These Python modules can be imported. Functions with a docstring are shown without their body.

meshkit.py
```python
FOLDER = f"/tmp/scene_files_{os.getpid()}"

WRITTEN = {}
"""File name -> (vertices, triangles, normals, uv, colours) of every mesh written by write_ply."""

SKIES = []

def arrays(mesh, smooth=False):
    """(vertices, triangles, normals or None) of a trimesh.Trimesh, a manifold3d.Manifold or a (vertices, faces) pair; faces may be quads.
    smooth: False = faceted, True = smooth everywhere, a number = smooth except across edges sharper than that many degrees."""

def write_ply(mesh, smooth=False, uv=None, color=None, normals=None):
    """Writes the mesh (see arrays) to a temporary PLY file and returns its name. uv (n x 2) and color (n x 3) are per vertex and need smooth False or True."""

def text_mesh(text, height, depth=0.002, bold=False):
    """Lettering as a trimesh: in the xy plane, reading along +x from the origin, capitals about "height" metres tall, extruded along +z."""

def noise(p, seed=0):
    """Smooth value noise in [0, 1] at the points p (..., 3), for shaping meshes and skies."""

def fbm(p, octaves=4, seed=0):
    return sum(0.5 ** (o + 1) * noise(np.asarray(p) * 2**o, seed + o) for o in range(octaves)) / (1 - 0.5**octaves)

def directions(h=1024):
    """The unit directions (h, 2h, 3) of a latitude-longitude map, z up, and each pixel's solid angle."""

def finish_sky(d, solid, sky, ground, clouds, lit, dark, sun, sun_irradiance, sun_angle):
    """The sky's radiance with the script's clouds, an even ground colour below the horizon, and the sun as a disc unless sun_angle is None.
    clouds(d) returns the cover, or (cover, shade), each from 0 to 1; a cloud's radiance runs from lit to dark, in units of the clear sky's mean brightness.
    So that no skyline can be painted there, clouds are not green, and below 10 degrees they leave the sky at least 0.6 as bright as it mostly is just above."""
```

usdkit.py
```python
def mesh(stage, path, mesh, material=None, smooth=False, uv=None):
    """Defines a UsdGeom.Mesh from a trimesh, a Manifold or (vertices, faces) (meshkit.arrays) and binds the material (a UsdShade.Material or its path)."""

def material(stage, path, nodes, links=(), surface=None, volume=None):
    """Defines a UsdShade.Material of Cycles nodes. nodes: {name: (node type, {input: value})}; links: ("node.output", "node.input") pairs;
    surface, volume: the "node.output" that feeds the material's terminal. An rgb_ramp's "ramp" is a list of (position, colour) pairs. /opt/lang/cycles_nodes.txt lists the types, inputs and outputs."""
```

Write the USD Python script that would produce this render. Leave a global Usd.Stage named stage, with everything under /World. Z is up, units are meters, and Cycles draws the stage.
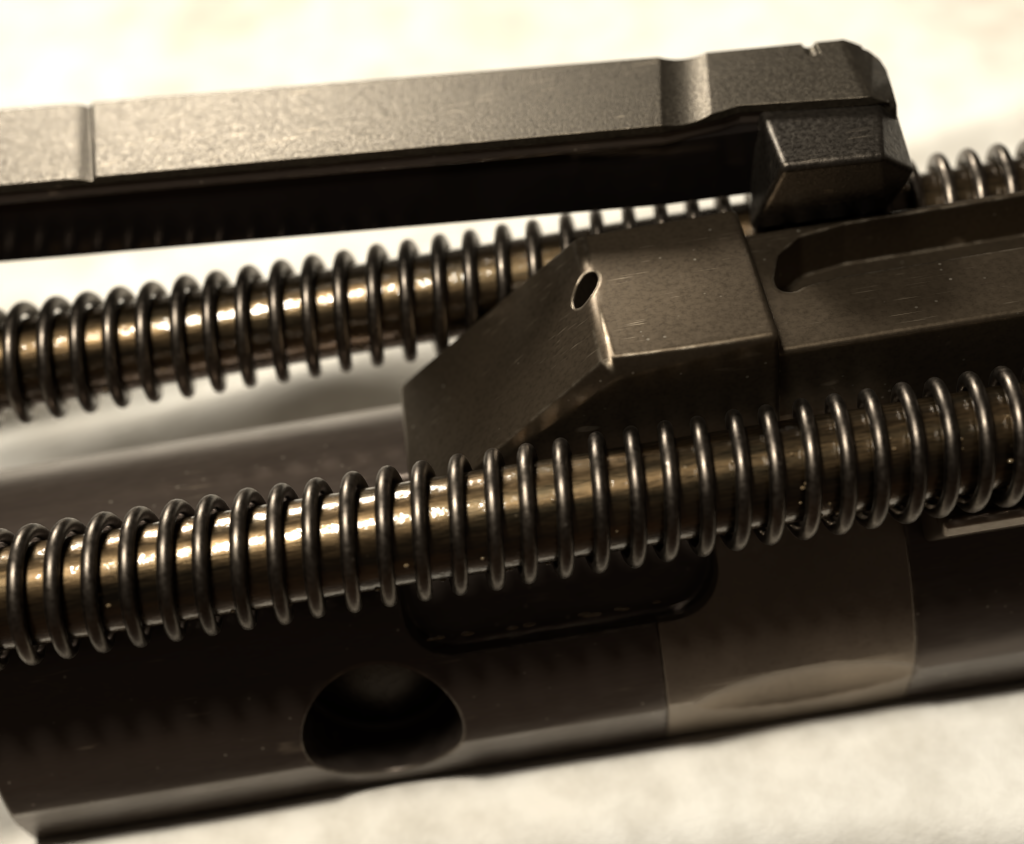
import math
import numpy as np
import trimesh
import manifold3d as m3
import usdkit
import meshkit
from pxr import Usd, UsdGeom, UsdLux, UsdShade, Gf, Sdf

stage = Usd.Stage.CreateInMemory()
UsdGeom.SetStageUpAxis(stage, UsdGeom.Tokens.z)
UsdGeom.SetStageMetersPerUnit(stage, 1.0)
UsdGeom.Xform.Define(stage, "/World")
MM = 0.001

# ------------------------------------------------------------------ camera
ELEV, ROLL = math.radians(44), math.radians(9.2)
up0 = np.array([0, math.sin(ELEV), math.cos(ELEV)])
fwd = np.array([0, math.cos(ELEV), -math.sin(ELEV)])
xax = np.array([1.0, 0, 0])
right = math.cos(ROLL) * xax - math.sin(ROLL) * up0
up = math.sin(ROLL) * xax + math.cos(ROLL) * up0
eye = np.array([0, -77.194, 118.165]) * MM
cam = UsdGeom.Camera.Define(stage, "/World/camera")
cam.AddTransformOp().Set(Gf.Matrix4d(*right, 0, *up, 0, *(-fwd), 0, *eye, 1))
cam.CreateHorizontalApertureAttr(36.0)
cam.CreateVerticalApertureAttr(36.0 * 844 / 1024)
cam.CreateFocalLengthAttr(36.0 * 1700 / 1024)
cam.CreateClippingRangeAttr(Gf.Vec2f(0.005, 20))
cam.CreateFStopAttr(15.5)
cam.CreateFocusDistanceAttr(0.1155)
cam.CreateExposureAttr(0.0)

# ------------------------------------------------------------------ light: a bare bulb overhead, a wide lamp behind, a faint room
def aim(light, pos, target):
    pos, target = np.array(pos, float) * MM, np.array(target, float) * MM
    z = (pos - target) / np.linalg.norm(pos - target)
    x = np.cross([0, 1, 0.01], z); x /= np.linalg.norm(x)
    y = np.cross(z, x)
    light.AddTransformOp().Set(Gf.Matrix4d(*x, 0, *y, 0, *z, 0, *pos, 1))

WARM = Gf.Vec3f(1.0, 0.93, 0.81)
bulb = UsdLux.SphereLight.Define(stage, "/World/overhead_bulb")
bulb.AddTranslateOp().Set(Gf.Vec3d(-0.050, -0.032, 0.285))
bulb.CreateRadiusAttr(0.022)
bulb.CreateNormalizeAttr(True)
bulb.CreateIntensityAttr(1.35)
bulb.CreateColorAttr(WARM)
back = UsdLux.RectLight.Define(stage, "/World/back_lamp")
aim(back, (-100, 440, 310), (0, 60, 0))
back.CreateWidthAttr(0.13)
back.CreateHeightAttr(0.10)
back.CreateNormalizeAttr(True)
back.CreateIntensityAttr(0.9)
back.CreateColorAttr(WARM)
room = usdkit.material(stage, "/World/Looks/room_air", {"b": ("background_shader", {"color": (1.0, 0.78, 0.6), "strength": 0.045})}, surface="b.background")
dome = UsdLux.DomeLight.Define(stage, "/World/room_glow")
UsdShade.MaterialBindingAPI.Apply(dome.GetPrim()).Bind(room)

# ------------------------------------------------------------------ materials
def metal(name, base, dark, metallic, rough, rough_var=0.12, grain=900, bump=0.25, bump_d=0.00006, edge=0.00025,
          edge_wear=0.0, streak=(1, 1, 1), spots=0.0, spot_col=(0.6, 0.55, 0.45), coat=0.0, coat_rough=0.06, scratch=0.0, spec=0.5, blotch=120, spot_scale=900, spot_size=0.13):
    n = {
        "tc": ("texture_coordinate", {}),
        "mp": ("mapping", {"scale": streak}),
        "nb": ("noise_texture", {"scale": blotch, "detail": 5.0, "roughness": 0.6}),
        "ng": ("noise_texture", {"scale": grain, "detail": 4.0, "roughness": 0.65}),
        "ns": ("noise_texture", {"scale": 420.0, "detail": 3.0}),
        "rb": ("rgb_ramp", {"ramp": [(0.32, (0, 0, 0)), (0.68, (1, 1, 1))]}),
        "mc": ("mix_color", {"a": dark, "b": base}),
        "vo": ("voronoi_texture", {"scale": spot_scale, "randomness": 1.0}),
        "vr": ("map_range", {"from_min": spot_size * 0.5, "from_max": spot_size, "to_min": spots, "to_max": 0.0, "clamp": True}),
        "sg": ("map_range", {"from_min": 0.50, "from_max": 0.62, "to_min": 0.0, "to_max": 1.0, "clamp": True}),
        "sm": ("math", {"math_type": "multiply"}),
        "mc2": ("mix_color", {"b": spot_col}),
        "rr": ("map_range", {"from_min": 0.3, "from_max": 0.7, "to_min": rough - rough_var, "to_max": rough + rough_var, "clamp": True}),
        "bv": ("bevel", {"radius": edge, "samples": 6}),
        "bp": ("bump", {"strength": bump, "distance": bump_d}),
        "p": ("principled_bsdf", {"metallic": metallic, "coat_weight": coat, "coat_roughness": coat_rough, "specular_ior_level": spec}),
    }
    l = [("tc.object", "mp.vector"), ("mp.vector", "nb.vector"), ("mp.vector", "ng.vector"), ("tc.object", "ns.vector"), ("tc.object", "vo.vector"),
         ("nb.fac", "rb.fac"), ("rb.color", "mc.fac"), ("vo.distance", "vr.value"), ("ns.fac", "sg.value"), ("vr.result", "sm.value1"), ("sg.result", "sm.value2"),
         ("mc.result", "mc2.a"), ("sm.value", "mc2.fac"), ("mc2.result", "p.base_color"), ("ng.fac", "rr.value"), ("rr.result", "p.roughness"),
         ("ng.fac", "bp.height"), ("bv.bevel", "bp.normal"), ("bp.normal", "p.normal")]
    if coat:
        n.update({"cn": ("noise_texture", {"scale": 1300.0, "detail": 3.0, "roughness": 0.6}), "cb": ("bump", {"strength": 0.55, "distance": 0.00012})})
        l += [("tc.object", "cn.vector"), ("cn.fac", "cb.height"), ("bv.bevel", "cb.normal"), ("cb.normal", "p.coat_normal")]
    if scratch:
        l.remove(("mc2.result", "p.base_color"))
        n.update({"sc1": ("mapping", {"rotation": (0.3, 0.5, 0.55), "scale": (130, 4700, 700)}), "sc2": ("mapping", {"rotation": (0.2, -0.4, -0.9), "scale": (190, 3600, 520)}),
                  "sn1": ("noise_texture", {"scale": 1.0, "detail": 2.0}), "sn2": ("noise_texture", {"scale": 1.0, "detail": 2.0}), "smx": ("math", {"math_type": "maximum"}),
                  "spa": ("noise_texture", {"scale": 330.0, "detail": 2.0}), "spr": ("map_range", {"from_min": 0.52, "from_max": 0.66, "to_min": 0.0, "to_max": scratch, "clamp": True}),
                  "str": ("map_range", {"from_min": 0.66, "from_max": 0.72, "to_min": 0.0, "to_max": 1.0, "clamp": True}), "smu": ("math", {"math_type": "multiply"}),
                  "mcs": ("mix_color", {"b": (0.42, 0.35, 0.26)})})
        l += [("tc.object", "sc1.vector"), ("tc.object", "sc2.vector"), ("sc1.vector", "sn1.vector"), ("sc2.vector", "sn2.vector"), ("sn1.fac", "smx.value1"), ("sn2.fac", "smx.value2"),
              ("tc.object", "spa.vector"), ("spa.fac", "spr.value"), ("smx.value", "str.value"), ("str.result", "smu.value1"), ("spr.result", "smu.value2"),
              ("mc2.result", "mcs.a"), ("smu.value", "mcs.fac"), ("mcs.result", "p.base_color")]
    if edge_wear:
        last = "mcs.result" if scratch else "mc2.result"
        n.update({"geo": ("geometry", {}), "dt": ("vector_math", {"math_type": "dot_product"}),
                  "ew": ("noise_texture", {"scale": 900.0, "detail": 4.0}), "ewr": ("map_range", {"from_min": 0.42, "from_max": 0.62, "to_min": 0.1, "to_max": 1.0, "clamp": True}), "em": ("math", {"math_type": "multiply"}),
                  "er": ("map_range", {"from_min": 0.985, "from_max": 0.90, "to_min": 0.0, "to_max": edge_wear, "clamp": True}),
                  "mc3": ("mix_color", {"b": (0.34, 0.29, 0.22)})})
        l = [x for x in l if x != (last, "p.base_color")] + [("bv.bevel", "dt.vector1"), ("geo.true_normal", "dt.vector2"), ("dt.value", "er.value"),
             (last, "mc3.a"), ("tc.object", "ew.vector"), ("ew.fac", "ewr.value"), ("er.result", "em.value1"), ("ewr.result", "em.value2"), ("em.value", "mc3.fac"), ("mc3.result", "p.base_color")]
    return usdkit.material(stage, "/World/Looks/" + name, n, l, surface="p.BSDF")

M = {}
M["rod"] = metal("bronzed_rod", (0.112, 0.073, 0.036), (0.03, 0.024, 0.014), 1.0, 0.33, 0.08, coat=1.0, coat_rough=0.09, grain=4200, bump=0.55, bump_d=0.00004, streak=(0.14, 1, 1), spots=0.5, spot_col=(0.3, 0.24, 0.16), blotch=700)
M["wire"] = metal("spring_wire", (0.15, 0.127, 0.103), (0.075, 0.064, 0.053), 1.0, 0.35, 0.1, grain=2500, bump=0.4, bump_d=0.00003, spots=0.6, spot_col=(0.5, 0.45, 0.38))
M["block"] = metal("oiled_phosphate", (0.108, 0.082, 0.054), (0.082, 0.062, 0.041), 0.9, 0.35, 0.05, grain=2600, bump=0.06, bump_d=0.00003, edge=0.0004, edge_wear=0.7, spots=0.5, scratch=0.5, coat=0.15, coat_rough=0.2)
M["bar"] = metal("blasted_grey_steel", (0.082, 0.069, 0.05), (0.04, 0.033, 0.024), 0.88, 0.43, 0.12, grain=3800, blotch=3400, bump=0.5, bump_d=0.00006, edge=0.00016, edge_wear=0.3, scratch=0.4, spots=0.5, spot_col=(0.05, 0.043, 0.035), spot_scale=260, spot_size=0.12)
M["hook"] = metal("worn_dark_steel", (0.07, 0.06, 0.048), (0.035, 0.03, 0.025), 0.9, 0.34, 0.12, grain=2600, bump=0.5, bump_d=0.00007, edge=0.0004, edge_wear=0.6, scratch=0.4)
M["blued"] = metal("blued_steel", (0.10, 0.078, 0.063), (0.07, 0.055, 0.046), 0.6, 0.29, 0.08, grain=700, bump=0.06, bump_d=0.00003, streak=(0.25, 1, 1), edge=0.0005, edge_wear=0.35, spots=0.5, scratch=0.3, blotch=110)
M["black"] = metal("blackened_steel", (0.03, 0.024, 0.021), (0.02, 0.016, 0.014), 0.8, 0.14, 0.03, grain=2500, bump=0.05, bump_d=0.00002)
M["collar"] = metal("matt_grey_steel", (0.24, 0.195, 0.15), (0.18, 0.146, 0.112), 0.75, 0.38, 0.06, grain=2200, bump=0.35, bump_d=0.00004, edge=0.0002, edge_wear=0.0)
M["oil"] = usdkit.material(stage, "/World/Looks/oil", {"p": ("principled_bsdf", {"base_color": (0.25, 0.18, 0.10), "roughness": 0.03, "transmission_weight": 0.6, "ior": 1.48})}, surface="p.BSDF")
M["cloth"] = usdkit.material(stage, "/World/Looks/white_cotton", {
    "tc": ("texture_coordinate", {}),
    "n1": ("noise_texture", {"scale": 38.0, "detail": 4.0, "roughness": 0.55}),
    "r1": ("rgb_ramp", {"ramp": [(0.30, (0.60, 0.56, 0.48)), (0.40, (0.72, 0.685, 0.61)), (0.6, (0.77, 0.75, 0.69))]}),
    "n3": ("noise_texture", {"scale": 210.0, "detail": 4.0, "roughness": 0.6}), "r3": ("rgb_ramp", {"ramp": [(0.3, (0.80, 0.79, 0.77)), (0.6, (1, 1, 1))]}), "mm": ("mix_color", {"blend_type": "multiply", "fac": 1.0}),
    "n2": ("noise_texture", {"scale": 1100.0, "detail": 5.0, "roughness": 0.7}),
    "bp": ("bump", {"strength": 0.3, "distance": 0.0006}),
    "p": ("principled_bsdf", {"roughness": 0.9, "specular_ior_level": 0.15}),
}, [("tc.object", "n1.vector"), ("tc.object", "n2.vector"), ("n1.fac", "r1.fac"), ("r1.color", "mm.a"), ("tc.object", "n3.vector"), ("n3.fac", "r3.fac"), ("r3.color", "mm.b"), ("mm.result", "p.base_color"), ("n2.fac", "bp.height"), ("bp.normal", "p.normal")], surface="p.BSDF")
M["wood"] = usdkit.material(stage, "/World/Looks/dark_wood", {
    "tc": ("texture_coordinate", {}), "mp": ("mapping", {"scale": (4, 40, 40)}), "n": ("noise_texture", {"scale": 6.0, "detail": 6.0}),
    "r": ("rgb_ramp", {"ramp": [(0.3, (0.02, 0.012, 0.008)), (0.7, (0.06, 0.035, 0.02))]}), "p": ("principled_bsdf", {"roughness": 0.5})},
    [("tc.object", "mp.vector"), ("mp.vector", "n.vector"), ("n.fac", "r.fac"), ("r.color", "p.base_color")], surface="p.BSDF")

# ------------------------------------------------------------------ helpers
used = {}
def numbered(path):
    k = used.get(path, 0); used[path] = k + 1
    return path if k == 0 else f"{path}_{k:03d}"

def props(prim, label=None, cat=None, group=None, kind=None):
    for k, v in (("label", label), ("category", cat), ("group", group), ("kind", kind)):
        if v:
            prim.SetCustomDataByKey(k, v)
    return prim

def thing(name, label, cat, loc=(0, 0, 0), group=None):
    x = UsdGeom.Xform.Define(stage, numbered("/World/" + name))
    x.AddTranslateOp().Set(Gf.Vec3d(*(float(c) * MM for c in loc)))
    return props(x.GetPrim(), label, cat, group)

def obj(name, mesh, mat, parent=None, loc=(0, 0, 0), smooth=35):
    """One Mesh prim, its points given in world millimetres; loc is the parent's place."""
    if hasattr(mesh, "to_mesh"):
        a = mesh.to_mesh(); mesh = trimesh.Trimesh(np.array(a.vert_properties[:, :3]), np.array(a.tri_verts), process=False)
    mesh = trimesh.Trimesh((np.asarray(mesh.vertices) - np.array(loc, float)) * MM, np.asarray(mesh.faces), process=False)
    path = numbered((str(parent.GetPath()) if parent else "/World") + "/" + name)
    return usdkit.mesh(stage, path, mesh, M[mat], smooth=smooth).GetPrim()

def ball(p, r, n=20):
    return m3.Manifold.sphere(r, n).translate([float(c) for c in p])

def hull(points, r=0.35, n=20):
    return m3.Manifold.batch_hull([ball(p, r, n) for p in points])

def box(x0, x1, y0, y1, z0, z1, r=0.0):
    if r:
        return hull([(x, y, z) for x in (x0 + r, x1 - r) for y in (y0 + r, y1 - r) for z in (z0 + r, z1 - r)], r)
    return m3.Manifold.cube([x1 - x0, y1 - y0, z1 - z0]).translate([x0, y0, z0])

def xcyl(x0, x1, y, z, r, n=160, r2=None):
    """A round bar along x."""
    return m3.Manifold.cylinder(x1 - x0, r, r if r2 is None else r2, n).rotate([0, 90, 0]).translate([x0, y, z])

def prism(poly, z0, z1):
    c = m3.CrossSection([np.array(poly, float)], m3.FillRule.NonZero)
    return m3.Manifold.extrude(c, z1 - z0).translate([0, 0, z0])

# ------------------------------------------------------------------ setting: table and white cloth
CLOTH = 7.8
obj("table", box(-260, 260, -160, 420, -30, -1.5, 1.0), "wood")
props(stage.GetPrimAtPath("/World/table"), "dark wooden table under the white cloth", "table", kind="structure")

def cloth_height(x, y):
    p = np.stack([x / 34.0, y / 26.0, 0 * x], -1)
    q = np.stack([x / 9.0, y / 9.0, 0 * x + 7], -1)
    far = np.clip((y - 32) / 30.0, 0, 1)
    near_far = np.clip((y - 30) / 10.0, 0, 1)
    h = (meshkit.fbm(p, 3, 3) - 0.5) * (0.5 + 5.0 * far) + (meshkit.fbm(q, 3, 5) - 0.5) * (0.55 + 0.8 * far)
    h += 2.2 * far * np.exp(-((y - 0.12 * x - 62) / 3.2) ** 2)          # a wrinkle behind the bars
    lift = np.clip((1.0 - y) / 3.2, 0, 1)
    h += (0.9 + 0.5 * meshkit.noise(np.stack([x / 17.0, 0 * x, 0 * x], -1), 9)) * lift * lift * (3 - 2 * lift)   # pressed up in front of the cylinder
    fold = 2.6 * near_far * np.sin((y - 0.25 * x + 6 * meshkit.noise(np.stack([x / 25.0, y / 25.0, 0 * x], -1), 12)) / 2.7) * np.exp(-((y - 47) / 11.0) ** 2)
    h += fold
    return h

xs = np.linspace(-170, 170, 341)
ss = np.concatenate([np.linspace(-34, 40, 149), np.linspace(41, 330, 240)])
gx, gs = np.meshgrid(xs, ss, indexing="ij")
bend = 4.4                                                                 # the folded edge of the cloth nearest the camera
start = -5.2 - 0.177 * np.maximum(gx, -3.0) + 1.2 * (meshkit.noise(np.stack([gx / 30.0, 0 * gx, 0 * gx], -1), 21) - 0.5)
ang = np.clip((start - gs) / bend, 0, math.pi)
gy = np.where(gs > start, gs, start - bend * np.sin(ang) + np.maximum(0, start - gs - bend * math.pi))
gz = -bend * (1 - np.cos(ang))
gz = gz + cloth_height(gx, np.maximum(gs, start - bend)) * np.cos(ang / 2)
nx, ny = gx.shape
idx = np.arange(nx * ny).reshape(nx, ny)
quads = np.stack([idx[:-1, :-1], idx[1:, :-1], idx[1:, 1:], idx[:-1, 1:]], -1).reshape(-1, 4)
cl = trimesh.Trimesh(np.stack([gx, gy, gz + CLOTH - 0.15], -1).reshape(-1, 3), np.vstack([quads[:, [0, 1, 2]], quads[:, [0, 2, 3]]]), process=False)
props(obj("cloth", cl, "cloth", smooth=True), "white cotton cloth with faint brown stains spread under the steel parts", "cloth", kind="structure")

# ------------------------------------------------------------------ the dark cylinder that lies on the cloth
CY, CZ, CR = 12.0, 15.0, 15.0
cyl_at = (8, CY, 0)
sleeve = thing("steel_cylinder", "thick blued steel cylinder lying on the cloth, round hole in its side", "steel cylinder", cyl_at)
prof = m3.CrossSection([np.array([(0, -41.3), (14.5, -41.3), (14.85, -41.15), (15, -40.8), (15, 62), (0, 62)], float)], m3.FillRule.NonZero)
body = m3.Manifold.revolve(prof, 256).rotate([0, 90, 0]).translate([0, CY, CZ])
# blind round hole with a domed floor
drill = m3.Manifold.cylinder(30, 5.85, 5.85, 96).translate([0, 0, 9.4]) + m3.Manifold.sphere(6.6, 96).scale([0.886, 0.886, 0.35]).translate([0, 0, 9.4])
drill = drill.rotate([84, 0, 0]).translate([-12.9, CY, CZ + 0.6])
body -= drill
# milled slot under the front spring
slot = m3.CrossSection([np.array([(-9.9, -2.5), (12.8, -2.5), (12.8, 14), (-9.9, 14)], float)], m3.FillRule.NonZero)
slot = slot.offset(-3.6, m3.JoinType.Miter).offset(3.6, m3.JoinType.Round, 2, 48)
slot = m3.Manifold.extrude(slot, 20).translate([0, 0, 10.8]).rotate([50, 0, 0]).translate([0, CY, CZ])
body -= slot
FACET = ([0, math.cos(math.radians(17)), math.sin(math.radians(17))], 12 * math.cos(math.radians(17)) + 15 * math.sin(math.radians(17)) - 14.36)
body = body.trim_by_plane(*FACET)
flat_foot = box(-80, 80, -10, 40, -5, CLOTH + 0.25)
body -= flat_foot
ell = m3.Manifold.sphere(1, 96).scale([10.8, 3.0, 4.3]).translate([18.3, -4.65, 13.9])
ring = m3.CrossSection([np.array([(13.0, 7.97), (15.1, 7.97), (15.25, 8.2), (15.25, 21.0), (15.0, 26.29), (13.0, 26.29)], float)], m3.FillRule.NonZero)
ring = m3.Manifold.revolve(ring, 256).rotate([0, 90, 0]).translate([0, CY, CZ])
body -= ell
body -= xcyl(7.95, 26.3, CY, CZ, 20) - xcyl(7.9, 26.4, CY, CZ, 12.95, 256)
obj("cylinder_body", body, "blued", sleeve, cyl_at)
obj("collar", ring.trim_by_plane(FACET[0], FACET[1] + 0.02) - slot - ell - flat_foot, "collar", sleeve, cyl_at)
floor = (m3.Manifold.cylinder(1.0, 5.8, 5.8, 64) + m3.Manifold.sphere(5.8, 64).scale([1, 1, 0.22]).translate([0, 0, 1.0])).rotate([84, 0, 0]).translate([-12.9, CY, CZ + 0.6])
floor = floor.translate([0, -7.4 * math.cos(math.radians(6)), 7.4 * math.sin(math.radians(6))])
obj("hole_floor", floor, "hook", sleeve, cyl_at)
trough = hull([(x, y, z) for x in (28.1, 62) for y, z in ((-2.3, 29.9), (-2.1, 29.0), (1.4, 24.6), (5, 24.6), (5, 29.9))], 0.5) - xcyl(20, 70, 0, 35, 5.1, 96) - xcyl(20, 70, CY, CZ, 14.9, 200)
obj("spring_shelf", trough, "collar", sleeve, cyl_at)

# ------------------------------------------------------------------ carrier: sloped block and grooved rail between the springs
car_at = (18, 12, 29)
carrier = thing("bolt_carrier", "dark brown oiled steel carrier with a sloped nose and grooved rail standing between the springs", "steel carrier", car_at)
Y0, Y1 = 5.4, 19.5
r = 0.5
block = m3.Manifold.batch_hull([ball((x, y, z), r, 24) for y in (Y0 + r, Y1 - r) for x, z in ((-7.55, 29.6), (-7.55, 30.5), (17.9, 41.9), (17.9, 29.6))] + [m3.Manifold.cylinder(Y1 - Y0 - 1.0, 1.8, 1.8, 96).rotate([-90, 0, 0]).translate([7.42, Y0 + 0.5, 40.6])] + [ball((7.42, y, 40.6), 1.3, 32) for y in (Y0 + 1.3, Y1 - 1.3)])
pin = m3.Manifold.cylinder(6, 1.15, 1.15, 40).scale([0.8, 1.4, 1]).rotate([0, 0, -28]).rotate([0, -24, 0]).translate([7.9, 13.6, 38.8])
block -= pin
obj("nose_block", block, "block", carrier, car_at)
rail = box(17.4, 62, 6.0, 18.9, 29.2, 40.35, 0.42)
groove = m3.CrossSection([np.array([(19.7, 11.0), (21.6, 12.1), (24, 12.5), (70, 12.6), (70, 18.2), (26, 18.2), (22.6, 17.6), (20.6, 15.9), (19.7, 13.4)], float)], m3.FillRule.NonZero)
groove = groove.offset(1.0, m3.JoinType.Round, 2, 48).offset(-2.0, m3.JoinType.Round, 2, 48).offset(1.0, m3.JoinType.Round, 2, 48)
rail -= m3.Manifold.extrude(groove, 6).translate([0, 0, 36.6])
obj("grooved_rail", rail, "block", carrier, car_at)

# ------------------------------------------------------------------ guide rods and springs
def coil(yc, zc, x0, pitch, tighten, rad=4.17, wire=0.525, seed=0):
    n = np.linspace(-9, 36, 45 * 56)                                       # turns; the spring is a little tighter towards the right
    t = n * 2 * math.pi
    phase = math.radians(134)
    k = len(n)
    wob = 0.20 * (meshkit.noise(np.stack([t / 5.0, 0 * t, 0 * t], -1), seed) - 0.5)
    path = np.stack([x0 + n * pitch - tighten * n * n + wob, yc - (rad + wob * 0.5) * np.cos(t + phase), zc + (rad + wob * 0.5) * np.sin(t + phase)], 1)
    tan = np.gradient(path, axis=0); tan /= np.linalg.norm(tan, axis=1, keepdims=True)
    out = path - np.array([0, yc, zc]); out[:, 0] = 0; out /= np.linalg.norm(out, axis=1, keepdims=True)
    bi = np.cross(tan, out); bi /= np.linalg.norm(bi, axis=1, keepdims=True); out = np.cross(bi, tan)
    m = 14
    a = np.linspace(0, 2 * math.pi, m, endpoint=False)
    v = (path[:, None] + wire * (np.cos(a)[None, :, None] * out[:, None] + np.sin(a)[None, :, None] * bi[:, None])).reshape(-1, 3)
    i = np.arange(k * m).reshape(k, m)
    q = np.stack([i[:-1], np.roll(i, -1, 1)[:-1], np.roll(i, -1, 1)[1:], i[1:]], -1).reshape(-1, 4)
    f = np.vstack([q[:, [0, 1, 2]], q[:, [0, 2, 3]]])
    cap = lambda ring, c, flip: [[c, ring[j], ring[(j + 1) % m]][::(-1 if flip else 1)] for j in range(m)]
    v = np.vstack([v, path[0], path[-1]])
    f = np.vstack([f, cap(i[0], k * m, True), cap(i[-1], k * m + 1, False)])
    mesh = trimesh.Trimesh(v, f, process=False)
    if mesh.volume < 0:
        mesh.invert()
    return mesh

def rod_mesh(yc, zc, rr):
    p = m3.CrossSection([np.array([(0, -58), (rr - 0.5, -58), (rr, -57.5), (rr, 57), (0, 57)], float)], m3.FillRule.NonZero)
    return m3.Manifold.revolve(p, 128).rotate([0, 90, 0]).translate([0, yc, zc])

SP = (("front", 0.0, 35.0, -32.73, 2.435, 0.0035, 1), ("rear", 24.0, 35.0, -35.53, 2.515, 0.0025, 2))
for which, yc, zc, x0, pitch, tighten, seed in SP:
    near = which == "front"
    props(obj("guide_rod", rod_mesh(yc, zc, 3.42), "rod", smooth=True),
          "bronze brown guide rod inside the nearer spring, in front of the sloped block" if near else "bronze brown guide rod inside the farther spring, behind the sloped block",
          "rod", "guide rods inside the springs")
    props(obj("recoil_spring", coil(yc, zc, x0, pitch, tighten, seed=seed), "wire", smooth=True),
          "dark steel coil spring nearest the camera, running the full width above the cylinder's hole" if near else "dark steel coil spring farther back, passing behind the sloped block and under the hooked bar",
          "spring", "coil springs on guide rods")

# ------------------------------------------------------------------ the hooked bar lying across the rear spring
bar_at = (0, 30, 41)
bar = thing("hooked_bar", "grey blasted steel channel bar with a dark hooked right end lying over the farther spring", "steel bar", bar_at)
zb, zt = 40.6, 48.0
front_edge = [(-70, 33.4), (-34.4, 28.9), (13.8, 23.0), (18.2, 23.5), (19.6, 23.9), (28.2, 22.45), (30.0, 22.25), (30.8, 22.8)]
corner = [(31.3, 27.2), (31.35, 28.3), (31.05, 29.2), (30.4, 29.85), (29.5, 30.1)]
back_edge = [(28.2, 30.15), (15.3, 31.7), (-35.5, 39.3), (-70, 44.5)]
plate = prism(front_edge + corner + back_edge, zt - 0.7, zt)
yaw = math.degrees(math.atan2(-7.6, 52))
def across(poly, x, y, z, turn):                                           # a cutter of the given x-z outline lying across the bar
    c = m3.CrossSection([np.array(poly, float)], m3.FillRule.Positive)
    return m3.Manifold.extrude(c, 40).rotate([90, 0, 0]).translate([0, 20, 0]).rotate([0, 0, turn]).translate([x, y, z])
arc = [(4.4 * math.sin(a), -4.4 * math.cos(a)) for a in np.linspace(-1.2, 1.2, 48)]
cuts = across([(-2.2, 0.02), (-1.4, -0.04), (-0.8, -0.14), (-0.3, -0.34), (-0.05, -0.38), (0.28, 0.02), (0.28, 1), (-2.2, 1)], -27.9, 33, zt, 5.0)
cuts += across(arc + [(4, 3), (-4, 3)], 16.3, 27, zt + 4.02, yaw)
plate -= cuts
web_edge = front_edge[:3] + [(21.0, 22.7), (28.2, 22.5)]
inset = lambda d, e=web_edge: [(x, y + d) for x, y in e] + [(x, y - 0.4) for x, y in back_edge]
lip = prism(inset(0.12, front_edge[:6]), zt - 1.8, zt - 0.72) - cuts
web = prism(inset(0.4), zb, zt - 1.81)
end = hull([(27.0, 23.5, 47.0), (29.7, 22.9, 47.0), (30.3, 22.8, 46.6), (27.0, 29.4, 47.0)] + [(x, y, z) for x, y in ((29.4, 29.4), (30.2, 29.05), (30.65, 28.4), (30.75, 27.4)) for z in (42, 47.0)] + [(27.0, 23.5, 42), (30.6, 22.6, 42), (27.0, 29.4, 42)], 0.5)
plate = plate + end
plate = plate.trim_by_plane([-1.4 / 3.04, 0, -2.7 / 3.04], -(1.4 * 28.7 + 2.7 * zt) / 3.04)   # the right end slopes off
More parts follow.
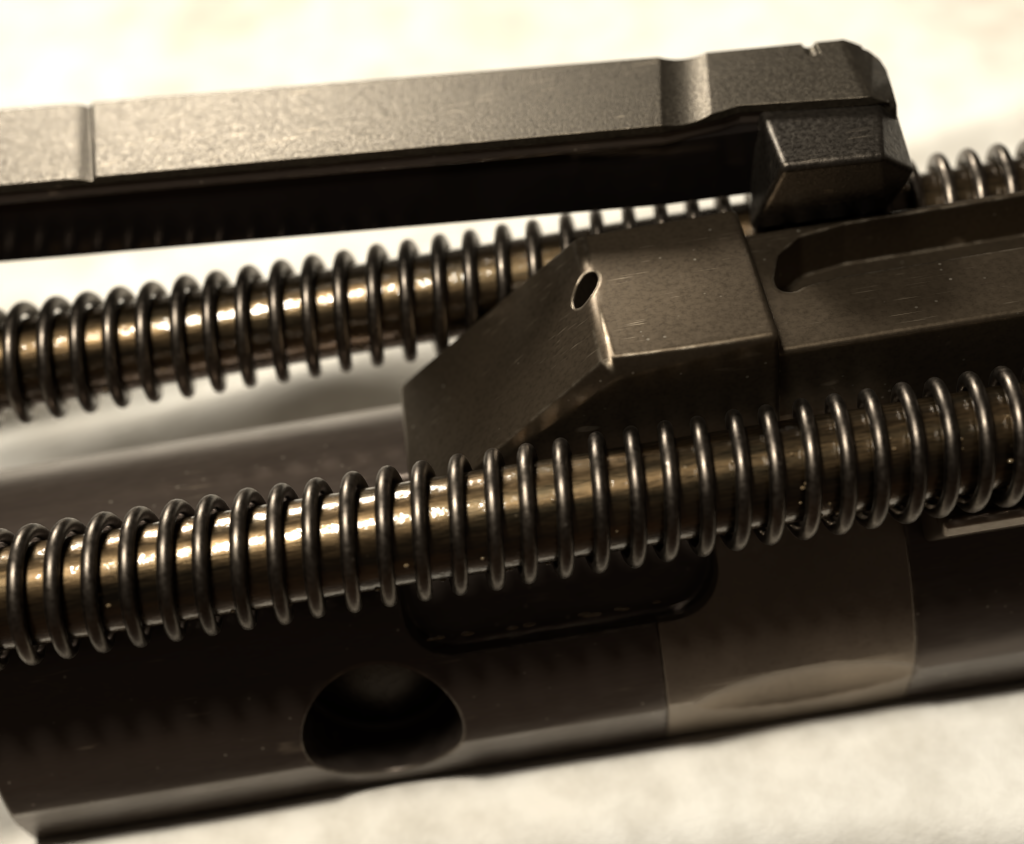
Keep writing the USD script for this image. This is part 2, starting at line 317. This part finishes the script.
plate -= m3.Manifold.cylinder(3.0, 0.5, 0.5, 32).rotate([-90, 0, 0]).translate([26.2, 28.7, zt + 0.1])
obj("top_plate", plate - web - lip, "bar", bar, bar_at)
arm = hull([(21.5, 24.5, 46.8), (21.6, 17.7, 46.6), (28.0, 17.2, 46.6), (29.6, 24.0, 46.7), (20.1, 20.7, 39.8), (29.3, 20.4, 39.8), (21, 25, 40.2), (30.3, 25, 40.2), (30.5, 18.9, 43.8), (30.5, 19.6, 42.6), (30.5, 23, 45.3)], 0.5)
obj("lip", lip, "blued", bar, bar_at)
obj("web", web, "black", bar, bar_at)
obj("hook", arm - plate - web - lip, "hook", bar, bar_at)
obj("end_foot", box(-69.5, -63, 34.5, 43.2, CLOTH - 0.4, 41.0, 0.5), "bar", bar, bar_at)

# ------------------------------------------------------------------ oil beads caught between the coils
rng = np.random.default_rng(4)
beads = []
for which, yc, zc, x0, pitch, tighten, seed in SP:
    for k in range(70):
        x = rng.uniform(-38, 36); a = math.radians(rng.choice([rng.uniform(-75, -20), rng.uniform(0, 70)]))
        s = trimesh.creation.icosphere(subdivisions=2, radius=rng.uniform(0.08, 0.2))
        s.vertices *= (1.0, 0.8, 0.8)
        s.apply_translation((x, yc - 3.44 * math.cos(a), zc + 3.44 * math.sin(a)))
        beads.append(s)
def bead(p, lo, hi, stretch=(1, 1, 1)):
    s = trimesh.creation.icosphere(subdivisions=2, radius=rng.uniform(lo, hi))
    s.vertices *= stretch
    s.apply_translation(p)
    beads.append(s)

for k in range(13):                                                        # along the slot's lower edge
    bead((rng.uniform(-9.3, 8.6), -0.33 + rng.normal(0, 0.05), 24.0 + rng.normal(0, 0.07)), 0.12, 0.22, (2.3, 0.7, 0.7))
for k in range(14):                                                        # on the floor of the round hole
    bead((-12.9 + rng.normal(0, 1.3), 2.55, 15.6 + rng.normal(0, 1.7)), 0.06, 0.17, (1, 0.6, 1))
props(obj("oil_beads", trimesh.util.concatenate(beads), "oil", smooth=True), "tiny glistening oil beads on the guide rods and around the slot and hole", "oil", kind="stuff")
